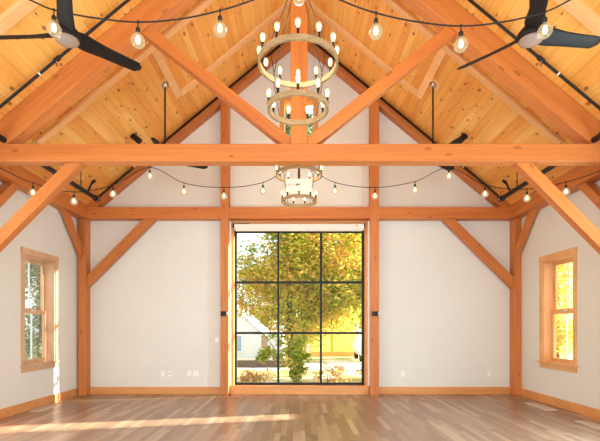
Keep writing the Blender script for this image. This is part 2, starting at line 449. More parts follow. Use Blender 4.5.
for s, side in ((-1, 'left'), (1, 'right')):
    P = lambda pts: [(s * x, z) for x, z in pts]
    xb_ = (7.81 - TIE1) / PITCH; xt_ = (ROOF - TIE1) / PITCH
    timber('gable_rafter', P([(0.0, ROOF - 0.005), (0.0, 7.81), (xb_, TIE1), (xt_, TIE1)]), 'Y', G0, G1, (s, 0, -PITCH),
           'sloping rafter against the %s half of the white gable wall' % side, 'rafter')
    xb_ = (7.61 - TIE1) / PITCH
    timber('truss_rafter', P([(0.122, ROOF - PITCH * 0.122 - 0.004), (0.122, 7.61 - PITCH * 0.122), (xb_, TIE1), (4.615, TIE1), (4.615, roof_z(4.615) - 0.004)]), 'Y', T0, T1, (s, 0, -PITCH),
           'deep sloping rafter of the free-standing truss under the %s ceiling slope' % side, 'rafter')
    timber('truss_strut', P([(0.122, 4.236), (0.122, TIE1), (0.236, TIE1), (2.257, 5.729), (2.13, 5.835)]), 'Y', 6.18, 6.34, (s, 0, 0.8),
           'diagonal strut rising %s from the foot of the king post to the rafter' % side, 'strut')
    timber('knee_brace', P([(3.36, TIE0), (3.12, TIE0), (4.615, 2.372), (4.615, 2.612)]), 'Y', 6.19, 6.33, (s, 0, -1),
           'large diagonal brace under the %s end of the long tie beam' % side, 'brace')
    timber('knee_brace', P([(3.42, TIE0), (3.15, TIE0), (4.655 if s < 0 else 4.70, 2.362 if s < 0 else 2.332), (4.655 if s < 0 else 4.70, 2.632 if s < 0 else 2.602)]), 'Y', 9.42, 9.57, (s, 0, -1),
           'diagonal brace on the back wall running from the %s corner post to the beam' % side, 'brace')
    timber('knee_brace', [(8.66, TIE0), (9.38, 3.05), (9.38, 3.25), (8.84, TIE0)], 'X', s * 4.71, s * 4.83, (0, 1, -0.93),
           'slim brace along the %s side wall between corner post and eave plate' % side, 'brace')
    timber('knee_brace', [(7.24, TIE0), (6.38, 3.0), (6.38, 3.2), (7.04, TIE0)], 'X', s * 4.68, s * 4.83, (0, 1, 0.93),
           'brace at the %s edge of the view rising along the wall to the eave plate' % side, 'brace')
    timber('timber_post', rect(min(s * 4.62, s * HW), max(s * 4.62, s * HW), 0, TIE0), 'Y', T0, T1, (0, 0, 1),
           'timber post carrying the %s end of the long tie beam' % side, 'post')
    timber('eave_plate', P([(4.62, TIE0), (HW, TIE0), (HW, roof_z(HW)), (4.62, roof_z(4.62) - 0.004)]), 'Y', YF, G0, (0, 1, 0),
           'long timber plate along the top of the %s side wall under the eaves' % side, 'beam')
    # thin strips on the ceiling boards
    ang = math.atan(PITCH)
    nrm = Vector((-s * math.sin(ang), 0, -math.cos(ang))); slope = Vector((s * math.cos(ang), 0, -math.sin(ang)))
    def strip(y, d0, d1, w, label):
        bm = new_box(d0, d1, -w / 2, w / 2, 0, 0.05, bev=0.004)
        m = Matrix((slope, nrm.cross(slope), nrm)).transposed().to_4x4(); m.translation = (0, y, ROOF)
        tag(obj('ceiling_batten', bm, M['strip'], matrix=m), label, 'batten', kind='thing')
    LS = 4.60 / math.cos(ang)
    strip(6.95, 0.05, LS, 0.13, 'pale batten running the full %s ceiling slope just behind the truss' % side)
    strip(8.42, 0.05, 3.02, 0.13, 'shorter pale batten high on the %s ceiling slope near the gable' % side)
    strip(5.08, 0.05, LS, 0.16, 'pale batten across the %s ceiling slope in front of the truss' % side)
    bm = new_box(3.02, 3.16, 7.02, 8.49, 0, 0.03, bev=0.004)
    m = Matrix((slope, Vector((0, 1, 0)), slope.cross(Vector((0, 1, 0))))).transposed().to_4x4()
    if m.to_3x3() @ Vector((0, 0, 1)) @ nrm < 0:
        bmesh.ops.transform(bm, matrix=Matrix.Diagonal((1, 1, -1, 1)), verts=bm.verts[:])
    m.translation = (0, 0, ROOF)
    tag(obj('ceiling_batten', bm, M['strip'], matrix=m), 'pale batten lying lengthwise on the %s slope by the ceiling fan mount' % side, 'batten', kind='thing')
timber('king_post', [(-0.12, TIE1), (0.12, TIE1), (0.12, ROOF - 0.105), (0, ROOF - 0.005), (-0.12, ROOF - 0.105)], 'Y', T0, T1, (0, 0, 1),
       'upright king post in the middle of the free-standing truss', 'post')

# ------------------------------------------------------------------ baseboards
def base(name, x0, x1, y0, y1, label):
    tag(obj(name, new_box(x0, x1, y0, y1, 0, 0.165, bev=0.004), M['trim']), label, 'baseboard', kind='structure')
bb = obj('baseboard_back', new_box(-4.86, PXL0, 9.58, 9.6, 0, 0.165, bev=0.004), M['trim']); tag(bb, 'wooden baseboard on the back wall left of the big window', 'baseboard', kind='structure')
base('baseboard_back', PXR1, 4.70, 9.58, 9.6, 'wooden baseboard on the back wall right of the big window')
base('baseboard_left', -HW, -HW + 0.02, 6.38, G0, 'wooden baseboard along the left side wall')
base('baseboard_right', HW - 0.02, HW, 6.38, G0, 'wooden baseboard along the right side wall')

# ------------------------------------------------------------------ big black-framed window
w3 = tag(empty('window_3', (0, YB, 0)), 'tall black-framed window of nine panes in the middle of the back wall', 'window', kind='structure')
FX0, FX1, FZ0, FZ1 = -1.455, 1.472, 0.19, 3.68
bm = bmesh.new()
for x0, x1 in ((WL, FX0), (FX1, WR)):
    box(bm, x0, x1, 0.0, 0.25, 0.0, WT)
box(bm, FX0, FX1, 0.0, 0.25, FZ1, WT)
obj('jamb', bm, M['trim'], w3)
obj('sill', new_box(WL - 0.03, WR + 0.035, -0.06, 0.25, 0.0, FZ0, bev=0.004), M['trim'], w3)
bm = bmesh.new()
box(bm, PXL1, FX0 - 0.012, -0.02, 0.0, FZ0, TIE0); box(bm, FX1 + 0.012, PXR0, -0.02, 0.0, FZ0, TIE0)
box(bm, FX0 - 0.012, FX1 + 0.012, -0.02, 0.0, FZ1 + 0.03, TIE0)
obj('casing', bm, M['trim'], w3)
bm = bmesh.new()
fy0, fy1 = 0.12, 0.18
b_ = 0.05
box(bm, FX0, FX0 + b_, fy0, fy1, FZ0, FZ1); box(bm, FX1 - b_, FX1, fy0, fy1, FZ0, FZ1)
box(bm, FX0 + b_, FX1 - b_, fy0, fy1, FZ0, FZ0 + b_); box(bm, FX0 + b_, FX1 - b_, fy0, fy1, FZ1 - b_, FZ1)
obj('frame', bm, M['black'], w3)
bm = bmesh.new()
for px in (278.3, 321.0):
    x = (px - 299) * 9.72 / F
    box(bm, x - 0.024, x + 0.024, fy0, fy1, FZ0 + b_, FZ1 - b_)
for py in (282.3, 333.0):
    z = CAMZ + (327 - py) * 9.72 / F
    box(bm, FX0 + b_, FX1 - b_, fy0 + 0.004, fy1 - 0.004, z - 0.026, z + 0.026)
obj('muntin_grid', bm, M['black'], w3)
obj('pane', new_box(FX0 + 0.02, FX1 - 0.02, 0.148, 0.152, FZ0 + 0.02, FZ1 - 0.02), M['glass'], w3)

# ------------------------------------------------------------------ narrow gable window
w4 = tag(empty('window_4', (0, YB, 0)), 'small window high in the gable behind the king post', 'window', kind='structure')
bm = bmesh.new()
for a in (rect(GL - 0.07, GL, GB, GT), rect(GR, GR + 0.07, GB, GT), rect(GL - 0.07, GR + 0.07, GT, GT + 0.09), rect(GL - 0.07, GR + 0.07, GB - 0.08, GB)):
    prism(bm, a, 'Y', -0.02, 0.0)
obj('casing', bm, M['trim'], w4)
bm = bmesh.new()
for a in (rect(GL, GL + 0.04, GB, GT), rect(GR - 0.04, GR, GB, GT), rect(GL + 0.04, GR - 0.04, GT - 0.04, GT), rect(GL + 0.04, GR - 0.04, GB, GB + 0.04)):
    prism(bm, a, 'Y', 0.0, 0.22)
obj('frame', bm, M['trim'], w4)
obj('pane', new_box(GL + 0.02, GR - 0.02, 0.15, 0.155, GB + 0.02, GT - 0.02), M['glass'], w4)

# ------------------------------------------------------------------ double-hung side windows
def side_window(name, s, mat, label):
    w = tag(empty(name, (s * HW, 0, 0)), label, 'window', kind='structure')
    X = lambda a, b: (min(s * a, s * b), max(s * a, s * b))
    def bx(bm, a0, a1, yy0, yy1, z0, z1, bev=0.0): box(bm, *X(a0, a1), yy0, yy1, z0, z1, bev=bev)
    bm = bmesh.new()
    bx(bm, -0.022, 0, WY0 - 0.09, WY0, WZ0, WZ1); bx(bm, -0.022, 0, WY1, WY1 + 0.09, WZ0, WZ1)
    bx(bm, -0.026, 0, WY0 - 0.10, WY1 + 0.10, WZ1, WZ1 + 0.105)
    obj('casing', bm, mat, w)
    bm = bmesh.new()
    bx(bm, 0, 0.25, WY0, WY0 + 0.02, WZ0, WZ1); bx(bm, 0, 0.25, WY1 - 0.02, WY1, WZ0, WZ1); bx(bm, 0, 0.25, WY0 + 0.02, WY1 - 0.02, WZ1 - 0.02, WZ1)
    obj('jamb', bm, mat, w)
    bm = bmesh.new(); bx(bm, 0.0, 0.25, WY0 + 0.001, WY1 - 0.001, WZ0 - 0.005, WZ0 + 0.022); bx(bm, -0.06, 0.0, WY0 - 0.12, WY1 + 0.12, WZ0 - 0.005, WZ0 + 0.022)
    obj('sill', bm, mat, w)
    bm = bmesh.new(); bx(bm, -0.022, 0, WY0 - 0.09, WY1 + 0.09, WZ0 - 0.105, WZ0 - 0.005); obj('apron', bm, mat, w)
    zm = 1.80
    for a0, z0, z1 in ((0.15, WZ0 + 0.022, zm + 0.025), (0.195, zm - 0.025, WZ1 - 0.02)):
        bm = bmesh.new(); t = 0.075; ya, yb = WY0 + 0.02, WY1 - 0.02
        bx(bm, a0, a0 + 0.04, ya, ya + t, z0, z1); bx(bm, a0, a0 + 0.04, yb - t, yb, z0, z1)
        bx(bm, a0, a0 + 0.04, ya + t, yb - t, z0, z0 + t); bx(bm, a0, a0 + 0.04, ya + t, yb - t, z1 - t, z1)
        sash = obj('sash', bm, mat, w)
        ymid = (ya + yb) / 2
        bm = bmesh.new(); bx(bm, a0 + 0.008, a0 + 0.032, ymid - 0.011, ymid + 0.011, z0 + t, z1 - t); obj('muntin', bm, M['white'], sash)
        bm = bmesh.new(); bx(bm, a0 + 0.018, a0 + 0.022, ya + t - 0.01, yb - t + 0.01, z0 + t - 0.01, z1 - t + 0.01); obj('pane', bm, M['glass'], sash)
    bm = bmesh.new(); bx(bm, 0.12, 0.15, (WY0 + WY1) / 2 - 0.04, (WY0 + WY1) / 2 + 0.04, zm + 0.0, zm + 0.025); obj('sash_lock', bm, M['white'], w)
side_window('window_1', -1, M['win_pale'], 'double-hung wooden window in the left side wall')
side_window('window_2', 1, M['win_trim'], 'double-hung wooden window in the right side wall')

# ------------------------------------------------------------------ roller shade over the big window
rs = tag(empty('roller_shade', (0, 9.52, 3.64)), 'rolled-up white roller shade cassette above the big window', 'roller shade')
bm = bmesh.new()
pr = [(-0.05, 0.03), (-0.05, 0.13), (0.05, 0.13), (0.05, 0.0), (-0.02, 0.0)]
prism(bm, pr, 'X', -1.43, 1.435)
bmesh.ops.bevel(bm, geom=bm.edges[:], offset=0.008, segments=2, affect='EDGES')
obj('cassette', bm, M['shade'], rs)
obj('hem_bar', new_box(-1.40, 1.40, 0.0, 0.02, -0.015, 0.0), M['shade'], rs)
obj('bracket', new_box(-1.465, -1.43, -0.04, 0.04, 0.06, 0.14), M['black'], rs)
obj('bracket', new_box(-1.41, -1.09, -0.045, 0.05, 0.13, 0.145), M['black'], rs)
obj('bracket', new_box(1.435, 1.465, -0.04, 0.04, 0.06, 0.14), M['black'], rs)
obj('label_tab', new_box(1.24, 1.30, -0.053, -0.05, 0.085, 0.097), M['slot'], rs)
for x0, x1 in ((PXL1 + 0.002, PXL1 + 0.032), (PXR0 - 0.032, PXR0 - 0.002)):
    obj('side_strip', new_box(x0, x1, -0.03, 0.055, -3.44, 0.2), M['white'], rs)  # plain white strip standing beside each window post

# ------------------------------------------------------------------ ceiling fans
def blade_bm(L=0.83):
    bm = bmesh.new(); N = 14; rings = []
    for i in range(N + 1):
        u = i / N; r = 0.05 + (L - 0.05) * u
        w = (0.165 + 0.03 * math.exp(-((u - 0.15) / 0.2) ** 2)) * (1 - 0.14 * u)
        if u > 0.93: w *= math.sqrt(max(0.05, 1 - ((u - 0.93) / 0.075) ** 2))
        if u < 0.12: w *= 0.75 + 2.0 * u
        tw = -math.radians(27 - 9 * u); th = 0.022 * (1 - 0.5 * u) + 0.02 * math.exp(-u * 9)
        zc = 0.02 * u + 0.03 * math.exp(-u * 6)
        ring = []
        for k in range(12):
            a = 2 * PI * k / 12
            y = math.cos(a) * w / 2; z = math.sin(a) * th / 2
            ring.append(bm.verts.new((r, y * math.cos(tw) - z * math.sin(tw), zc + y * math.sin(tw) + z * math.cos(tw))))
        rings.append(ring)
    for a, b in zip(rings, rings[1:]):
        for k in range(12): bm.faces.new((a[k], a[(k + 1) % 12], b[(k + 1) % 12], b[k]))
    bm.faces.new(rings[0][::-1]); bm.faces.new(rings[-1])
    return bm

def make_fan(loc, angles, label, proto=None):
    z_roof = roof_z(loc[0]) - 0.012
    f = tag(empty('ceiling_fan', loc), label, 'ceiling fan', 'black three-blade ceiling fans')
    h = z_roof - loc[2]
    bm = bmesh.new(); lathe(bm, [(0, -0.045), (0.12, -0.045), (0.135, -0.015), (0.132, 0.03), (0.10, 0.07), (0.05, 0.10), (0.03, 0.12), (0, 0.12)], 28)
    obj('motor_housing', bm, M['fan_black'], f, True)
    bm = bmesh.new(); lathe(bm, [(0, -0.085), (0.06, -0.08), (0.11, -0.062), (0.122, -0.044), (0, -0.044)], 28)
    obj('light_lens', bm, M['lens'], f, True)
    bm = bmesh.new(); tube(bm, [(0, 0, 0.10), (0, 0, h - 0.05)], 0.016, 12); obj('downrod', bm, M['fan_black'], f, True)
    bm = bmesh.new(); lathe(bm, [(0, h - 0.11), (0.03, h - 0.10), (0.06, h - 0.055), (0.065, h - 0.01), (0.065, h + 0.0), (0, h + 0.0)], 24)
    obj('canopy', bm, M['chrome'], f, True)
    bm = new_box(-0.10, 0.10, -0.09, 0.09, h - 0.012, h + 0.05)
    sh = Matrix.Identity(4); sh[2][0] = -PITCH * (1 if loc[0] > 0 else -1)
    bmesh.ops.transform(bm, matrix=sh, verts=bm.verts[:])
    obj('mounting_block', bm, M['strip'], f)
    me = None
    for a in angles:
        mt = Matrix.Rotation(math.radians(a), 4, 'Z')
        if me is None:
            b0 = obj('blade', blade_bm(), M['fan_black'], f, True, mt); me = b0.data
        else:
            link('blade', me, None, f, mt)
    return f
FX = 2.455
make_fan((-FX, 4.55, 4.58), (48, -64, 176), 'black three-blade ceiling fan at the upper left, in front of the truss')
make_fan((FX, 4.55, 4.58), (131, 10, -110), 'black three-blade ceiling fan at the upper right, in front of the truss')
make_fan((-FX, 7.88, 4.58), (-85, 35, 155), 'black ceiling fan on a long rod behind the truss, over the left side')
make_fan((FX, 7.88, 4.58), (-74, 46, 166), 'black ceiling fan on a long rod behind the truss, over the right side')

# ------------------------------------------------------------------ chandeliers
def ring_bm(r, h, t, n=64):
    bm = bmesh.new(); R = []
    for k in range(n):
        a = 2 * PI * k / n; c, s = math.cos(a), math.sin(a)
        R.append([bm.verts.new(((r + d) * c, (r + d) * s, z)) for d, z in ((-t, 0), (0, 0), (0, h), (-t, h))])
    for k in range(n):
        A, B = R[k], R[(k + 1) % n]
        for q in range(4): bm.faces.new((A[q], A[(q + 1) % 4], B[(q + 1) % 4], B[q]))
    return bm

def make_chandelier(loc, label):
    loc = (loc[0], loc[1], loc[2] - 0.018)
    ch = tag(empty('chandelier', loc), label, 'chandelier', 'two-tier wooden ring chandeliers')
    up_r, lo_r, drop, hh = 0.425, 0.325, 0.48, 0.055
    up = obj('upper_ring', ring_bm(up_r, hh, 0.028), M['ring'], ch)
    lo = obj('lower_ring', ring_bm(lo_r, hh, 0.028), M['ring'], ch, matrix=Matrix.Translation((0, 0, -drop)))
    apex = 0.95
    for k in range(4):
        a = PI / 4 + k * PI / 2; c, s = math.cos(a), math.sin(a)
        bm = bmesh.new(); tube(bm, [(c * (up_r - 0.034), s * (up_r - 0.034), 0.0), (c * (lo_r - 0.034), s * (lo_r - 0.034), -drop + hh)], 0.004, 6); obj('hanging_rod', bm, M['black'], ch)
        bm = bmesh.new(); tube(bm, [(c * (up_r - 0.034), s * (up_r - 0.034), hh), (c * 0.012, s * 0.012, apex)], 0.004, 6); obj('hanging_rod', bm, M['black'], ch)
    bm = bmesh.new(); tube(bm, [(0, 0, apex - 0.01), (0, 0, ROOF - loc[2] - 0.12)], 0.007, 8); obj('stem', bm, M['black'], ch)
    H = ROOF - loc[2]
    bm = bmesh.new(); lathe(bm, [(0, H - 0.16), (0.06, H - 0.15), (0.07, H - 0.11), (0, H - 0.11)], 20); obj('canopy', bm, M['black'], ch, True)
    bms = bmesh.new(); lathe(bms, [(0, 0), (0.019, 0), (0.019, 0.006), (0.013, 0.008), (0.013, 0.055), (0.016, 0.06), (0, 0.06)], 12)
    ms = bpy.data.meshes.new('candle_socket'); bms.to_mesh(ms); bms.free(); ms.materials.append(M['black'])
    bmg = bmesh.new(); lathe(bmg, [(0.011, 0.058), (0.014, 0.065), (0.027, 0.10), (0.029, 0.12), (0.025, 0.145), (0.013, 0.16), (0, 0.164)], 14)
    mg = bpy.data.meshes.new('bulb'); bmg.to_mesh(mg); bmg.free(); mg.materials.append(M['bulb_glass'])
    bmf = bmesh.new(); lathe(bmf, [(0, 0.07), (0.012, 0.075), (0.018, 0.10), (0.019, 0.12), (0.015, 0.14), (0, 0.15)], 10)
    mf = bpy.data.meshes.new('filament'); bmf.to_mesh(mf); bmf.free(); mf.materials.append(M['glow'])
    for me in (mg, mf, ms): me.polygons.foreach_set('use_smooth', [True] * len(me.polygons))
    for n, r, z in ((12, up_r, hh), (9, lo_r, hh - drop)):
        for k in range(n):
            a = -PI / 2 + 2 * PI * k / n
            sk = link('candle_socket', ms, None, ch, Matrix.Translation(((r - 0.014) * math.cos(a), (r - 0.014) * math.sin(a), z)))
            link('bulb', mg, None, sk); link('filament', mf, None, sk)
    pl = bpy.data.lights.new('chandelier_light', 'POINT'); pl.energy = CHAND_W; pl.color = CHAND_COL; pl.shadow_soft_size = 0.25
    po = bpy.data.objects.new('chandelier_light', pl); C.objects.link(po); po.location = (0, 0, 0.34); po.parent = ch
    return ch
CX = -0.01
make_chandelier((CX, 4.55, 4.28), 'two-tier wooden ring chandelier in front of the truss, close below the king post top')
make_chandelier((CX + 0.01, 7.88, 4.28), 'two-tier wooden ring chandelier behind the tie beam, in front of the back wall')

# white tag hung in the back chandelier
hs = tag(empty('hanging_tag', (0, 7.88, 4.50)), 'white paper tag hanging on a black strap inside the chandelier behind the beam', 'tag')
bm = bmesh.new(); box(bm, -0.02, 0.02, -0.012, 0.012, -0.36, 0.0); box(bm, -0.095, 0.095, -0.02, 0.02, -0.02, 0.012); obj('strap', bm, M['black'], hs)
card = obj('card', new_box(-0.245, 0.245, -0.02, -0.016, -0.57, -0.29), M['paper'], hs)
bm = bmesh.new()
for i in range(9): box(bm, -0.20 + i * 0.03, -0.184 + i * 0.03, -0.0208, -0.02, -0.402 + 0.006 * (i % 3), -0.386 + 0.004 * (i % 2))
obj('print', bm, M['ink'], card)
bm = bmesh.new()
for i, (dx, dz) in enumerate(((0, 0), (0.02, 0.004), (0.036, -0.003), (0.056, 0.003))): box(bm, -0.06 + dx, -0.047 + dx, -0.0212, -0.0205, -0.415 + dz, -0.378 + dz)
obj('print', bm, M['dark_ink'], card)

# ------------------------------------------------------------------ string lights
def smooth_curve(pts, n=10):
    P = [Vector(p) for p in pts]; out = []
    for i in range(len(P) - 1):
        a, b, c, d = P[max(i - 1, 0)], P[i], P[i + 1], P[min(i + 2, len(P) - 1)]
        for k in range(n):
            t = k / n
            out.append(0.5 * ((2 * b) + (c - a) * t + (2 * a - 5 * b + 4 * c - d) * t * t + (3 * b - a - 3 * c + d) * t ** 3))
    out.append(P[-1]); return out

sb = bmesh.new(); lathe(sb, [(0, -0.09), (0.019, -0.09), (0.021, -0.055), (0.016, -0.045), (0.006, -0.04), (0.005, 0.0), (0.011, 0.0), (0.011, 0.018), (0, 0.018)], 12)
m_sock = bpy.data.meshes.new('socket'); sb.to_mesh(m_sock); sb.free(); m_sock.materials.append(M['cable'])
gb_ = bmesh.new(); lathe(gb_, [(0.015, -0.088), (0.020, -0.10), (0.046, -0.122), (0.064, -0.155), (0.061, -0.188), (0.038, -0.217), (0, -0.226)], 18)
m_globe = bpy.data.meshes.new('bulb'); gb_.to_mesh(m_globe); gb_.free(); m_globe.materials.append(M['bulb_glass'])
fb = bmesh.new(); lathe(fb, [(0, -0.115), (0.012, -0.12), (0.018, -0.14), (0.021, -0.16), (0.016, -0.182), (0, -0.19)], 12)
m_fil = bpy.data.meshes.new('filament'); fb.to_mesh(m_fil); fb.free(); m_fil.materials.append(M['glow_string'])
for me in (m_sock, m_globe, m_fil): me.polygons.foreach_set('use_smooth', [True] * len(me.polygons))

def pix(px, py, y): return Vector(((px - 299) * y / F, y, CAMZ + (327 - py) * y / F))
def string_light(pts, bulbs, label, hangers=(), scale=1.0):
    o0 = pts[0]
    r = tag(empty('string_light', (0, 0, 0)), label, 'string light')
    bm = bmesh.new(); tube(bm, smooth_curve(pts, 8), 0.007, 6)
    for h0, h1 in hangers: tube(bm, [h0, h1], 0.004, 6)
    obj('cable', bm, M['cable'], r)
    for b in bulbs:
        s = link('socket', m_sock, None, r, Matrix.Translation(b - Vector((0, 0, 0.008))) @ Matrix.Scale(scale, 4))
        link('bulb', m_globe, None, s); link('filament', m_fil, None, s)
    return r
Y1 = 3.9
fp = [pix(*p, Y1) for p in ((-60, -38), (-5, -14), (30, 0), (54, 10), (95, 18), (138, 22), (180, 19), (220, 10.5), (250, 1), (275, -10), (299, -22), (322, -10), (345, 2), (376, 13), (418, 22), (461, 26), (503, 22), (545, 12), (572, -1), (605, -17), (660, -40))]
fb_ = [fp[i] for i in (3, 5, 7, 10, 13, 15, 17)]
ridge_top = Vector((0, Y1, ROOF))
eL = Vector((fp[0].x - 0.25, Y1, roof_z(fp[0].x - 0.25) - 0.0)); eR = Vector((fp[-1].x + 0.25, Y1, roof_z(fp[-1].x + 0.25)))
string_light([eL] + fp + [eR], fb_, 'black cord of clear globe bulbs swagged near the camera across the top of the view', [(fp[10], ridge_top)])
bp = [((-25, 158), 6.45), ((0, 168), 6.6), ((33, 183), 7.0), ((74, 192), 7.4), ((113, 185), 7.7), ((150, 167.5), 8.05), ((184, 183), 8.05), ((224, 187.5), 8.05), ((263, 182.5), 8.05), ((299, 166), 8.05),
      ((335, 182.5), 8.05), ((375, 187.5), 8.05), ((415, 181.5), 8.05), ((449, 167.5), 8.05), ((485, 185), 7.7), ((527, 189), 7.4), ((566, 182), 7.0), ((600, 171), 6.6), ((625, 160), 6.45)]
bp3 = [pix(*p, y) for p, y in bp]
bb_ = [bp3[i] for i in (2, 3, 4, 5, 6, 7, 8, 10, 11, 12, 13, 14, 15, 16)]
hang = [(bp3[9], Vector((bp3[9].x, 7.9, 5.0)))]
for i in (5, 13): hang.append((bp3[i], bp3[i] + Vector((0, 0, 0.12))))
string_light([bp3[0] + Vector((-0.1, -0.06, 0.05))] + bp3 + [bp3[-1] + Vector((0.1, -0.06, 0.05))], bb_, 'black cord of small globe bulbs swagged low behind the long tie beam', hang, 0.95)

# ------------------------------------------------------------------ sprinkler pipework
def sprinkler(s, side):
    r = tag(empty('sprinkler_pipe', (0, 0, 0)), 'black sprinkler pipework fixed under the %s ceiling slope' % side, 'sprinkler pipe')
    px, pz = s * 4.21, 4.168
    bm = bmesh.new(); tube(bm, [(px, YF, pz), (px, 9.0, pz)], 0.042, 12); obj('main_pipe', bm, M['black'], r, True)
    def up(x, c): return (s * x, c - PITCH * x)
    for yb, rr, top in ((5.9, 0.020, 0.35), (9.31, 0.023, 0.25)):
        c = 7.94
        pts = [(px, 8.98, pz + 0.02) if yb > 8 else (s * 4.60, yb, c - PITCH * 4.60), (s * 4.08, yb, c - PITCH * 4.08), (s * top, yb, c - PITCH * top)]
        bm = bmesh.new(); tube(bm, pts, rr, 10); obj('branch_pipe', bm, M['black'], r, True)
        if yb < 8:
            bm = bmesh.new(); tube(bm, [(px, yb, pz), (px, yb, c - PITCH * 4.21)], rr, 10); obj('riser', bm, M['black'], r, True)
        for x in (3.32, 1.6):
            a = Vector((s * x, yb, c - PITCH * x)); d = Vector((s, 0, -PITCH)).normalized()
            bm = bmesh.new(); tube(bm, [a - d * 0.05, a + d * 0.05], rr + 0.012, 10)
            obj('coupling', bm, M['black'], r, True)
            bm = bmesh.new(); lathe(bm, [(0, -0.085), (0.016, -0.085), (0.016, -0.08), (0.006, -0.075), (0.008, -0.045), (0.012, -0.04), (0.012, 0.0), (0, 0)], 10, c=(s * x, yb, c - PITCH * x))
            obj('sprinkler_head', bm, M['chrome'], r, True)
        a = Vector((s * 3.56, yb, c - PITCH * 3.56)); d = Vector((s, 0, -PITCH)).normalized()
        bm = bmesh.new(); tube(bm, [a - d * 0.012, a + d * 0.012], rr + 0.002, 10); obj('label_band', bm, M['white'], r)
        bm = bmesh.new(); tube(bm, [(px, min(yb, 8.93) - 0.07, pz), (px, min(yb, 8.93) + 0.07, pz)], 0.058, 12); obj('coupling', bm, M['black'], r, True)
        bm = bmesh.new(); tube(bm, [(px, min(yb, 8.93) - 0.012, pz), (px, min(yb, 8.93) + 0.012, pz)], 0.064, 12); obj('clamp', bm, M['chrome'], r, True)
    bm = bmesh.new()
    for y in (5.2, 6.9, 8.3): tube(bm, [(px, y, pz), (px, y, roof_z(px))], 0.008, 6)
    obj('hanger', bm, M['black'], r)
    a = Vector((s * 4.2, 8.55, 4.24))
    bm = bmesh.new(); tube(bm, [(px, 8.55, pz), (s * 4.12, 8.55, 4.36)], 0.02, 8); tube(bm, [(s * 4.12, 8.55, 4.36), (s * 4.05, 8.55, 4.42)], 0.03, 8); obj('sprinkler_head', bm, M['black'], r, True)
sprinkler(-1, 'left'); sprinkler(1, 'right')

# ------------------------------------------------------------------ small black spotlights on the ceiling boards
for s, side in ((-1, 'left'), (1, 'right')):
    x = s * 3.22; y = 8.5
    sp = tag(empty('spotlight', (x, y, roof_z(x))), 'small black spotlight on the %s ceiling slope, just above the long tie beam' % side, 'spotlight')
    bm = bmesh.new(); tube(bm, [(0, 0, -0.0), (0, 0, -0.07)], 0.012, 8); obj('bracket', bm, M['black'], sp)
    bm = bmesh.new(); d = Vector((s * -0.75, -0.1, -0.62)).normalized(); c = Vector((0, 0, -0.12))
    tube(bm, [c - d * 0.10, c + d * 0.10], 0.06, 14); obj('lamp_head', bm, M['fan_black'], sp)

# ------------------------------------------------------------------ wall plates, sensors and floor registers
def plate(px, py, w, h, label, cat='outlet', slots=True, group='white plates on the back wall'):
    p = pix(px, py, YB)
    r = tag(empty('wall_outlet' if cat == 'outlet' else 'wall_switch', (p.x, YB, p.z)), label, cat, group)
    obj('plate', new_box(-w / 2, w / 2, -0.008, 0, -h / 2, h / 2, bev=0.002), M['white'], r)
    if slots:
        bm = bmesh.new()
        for dz in (-0.025, 0.02): box(bm, -0.017, 0.017, -0.011, -0.008, dz - 0.013, dz + 0.016)
        obj('socket_face', bm, M['white'], r)
        bm = bmesh.new()
        for dz in (-0.025, 0.02):
            box(bm, -0.008, -0.005, -0.0115, -0.011, dz, dz + 0.008); box(bm, 0.005, 0.008, -0.0115, -0.011, dz, dz + 0.008)
        obj('slot', bm, M['slot'], r)
    elif cat == 'switch':
        obj('toggle', new_box(-0.01, 0.01, -0.016, -0.008, -0.02, 0.02), M['white'], r)
    return r
plate(163, 374, 0.075, 0.12, 'white outlet plate low on the back wall, first from the left corner post')
r_ = plate(169.8, 374, 0.075, 0.12, 'white jack plate with a dark dot, second from the left corner post', slots=False)
obj('cable_jack', new_box(-0.012, 0.012, -0.02, -0.008, -0.003, 0.021, bev=0.002), M['black'], r_)
plate(189.5, 373.3, 0.085, 0.12, 'white outlet plate, third from the left corner post')
plate(196, 373.5, 0.11, 0.12, 'wider white outlet plate nearest the left window post')
plate(403, 374, 0.08, 0.12, 'white outlet plate on the back wall right of the big window')
plate(489, 374, 0.075, 0.12, 'white outlet plate on the back wall near the right corner post')
plate(217, 340, 0.075, 0.12, 'white switch plate beside the left window post at chest height', 'switch', False)
for px, side in ((224.2, 'left'), (375.2, 'right')):
    p = pix(px, 313.7, G0)
    r = tag(empty('sensor_box', (p.x, G0, p.z)), 'small black sensor box on the timber post %s of the big window' % side, 'sensor')
    obj('body', new_box(-0.07, 0.055, -0.07, 0, -0.05, 0.05, bev=0.008), M['black'], r)
    obj('lens_cap', new_box(0.055, 0.08, -0.05, -0.01, -0.03, 0.04, bev=0.006), M['white'], r)
for x, y0_, y1_, label in ((4.55, 7.72, 8.5, 'pale floor register by the right wall, under the window'), (4.50, 6.1, 6.86, 'pale floor register by the right wall, nearest the camera'), (-4.70, 7.62, 8.36, 'pale floor register by the left wall, under the window')):
    r = tag(empty('floor_register', (x, (y0_ + y1_) / 2, 0)), label, 'floor register')
    d = (y1_ - y0_) / 2
    obj('plate', new_box(-0.10, 0.10, -d, d, 0.0, 0.006), M['register'], r)
    bm = bmesh.new()
    for i in range(16):
        yy = -d + 0.05 + i * (2 * d - 0.1) / 15
        box(bm, -0.075, 0.075, yy - 0.006, yy + 0.006, 0.006, 0.0065)
    obj('grille', bm, M['slot'], r)

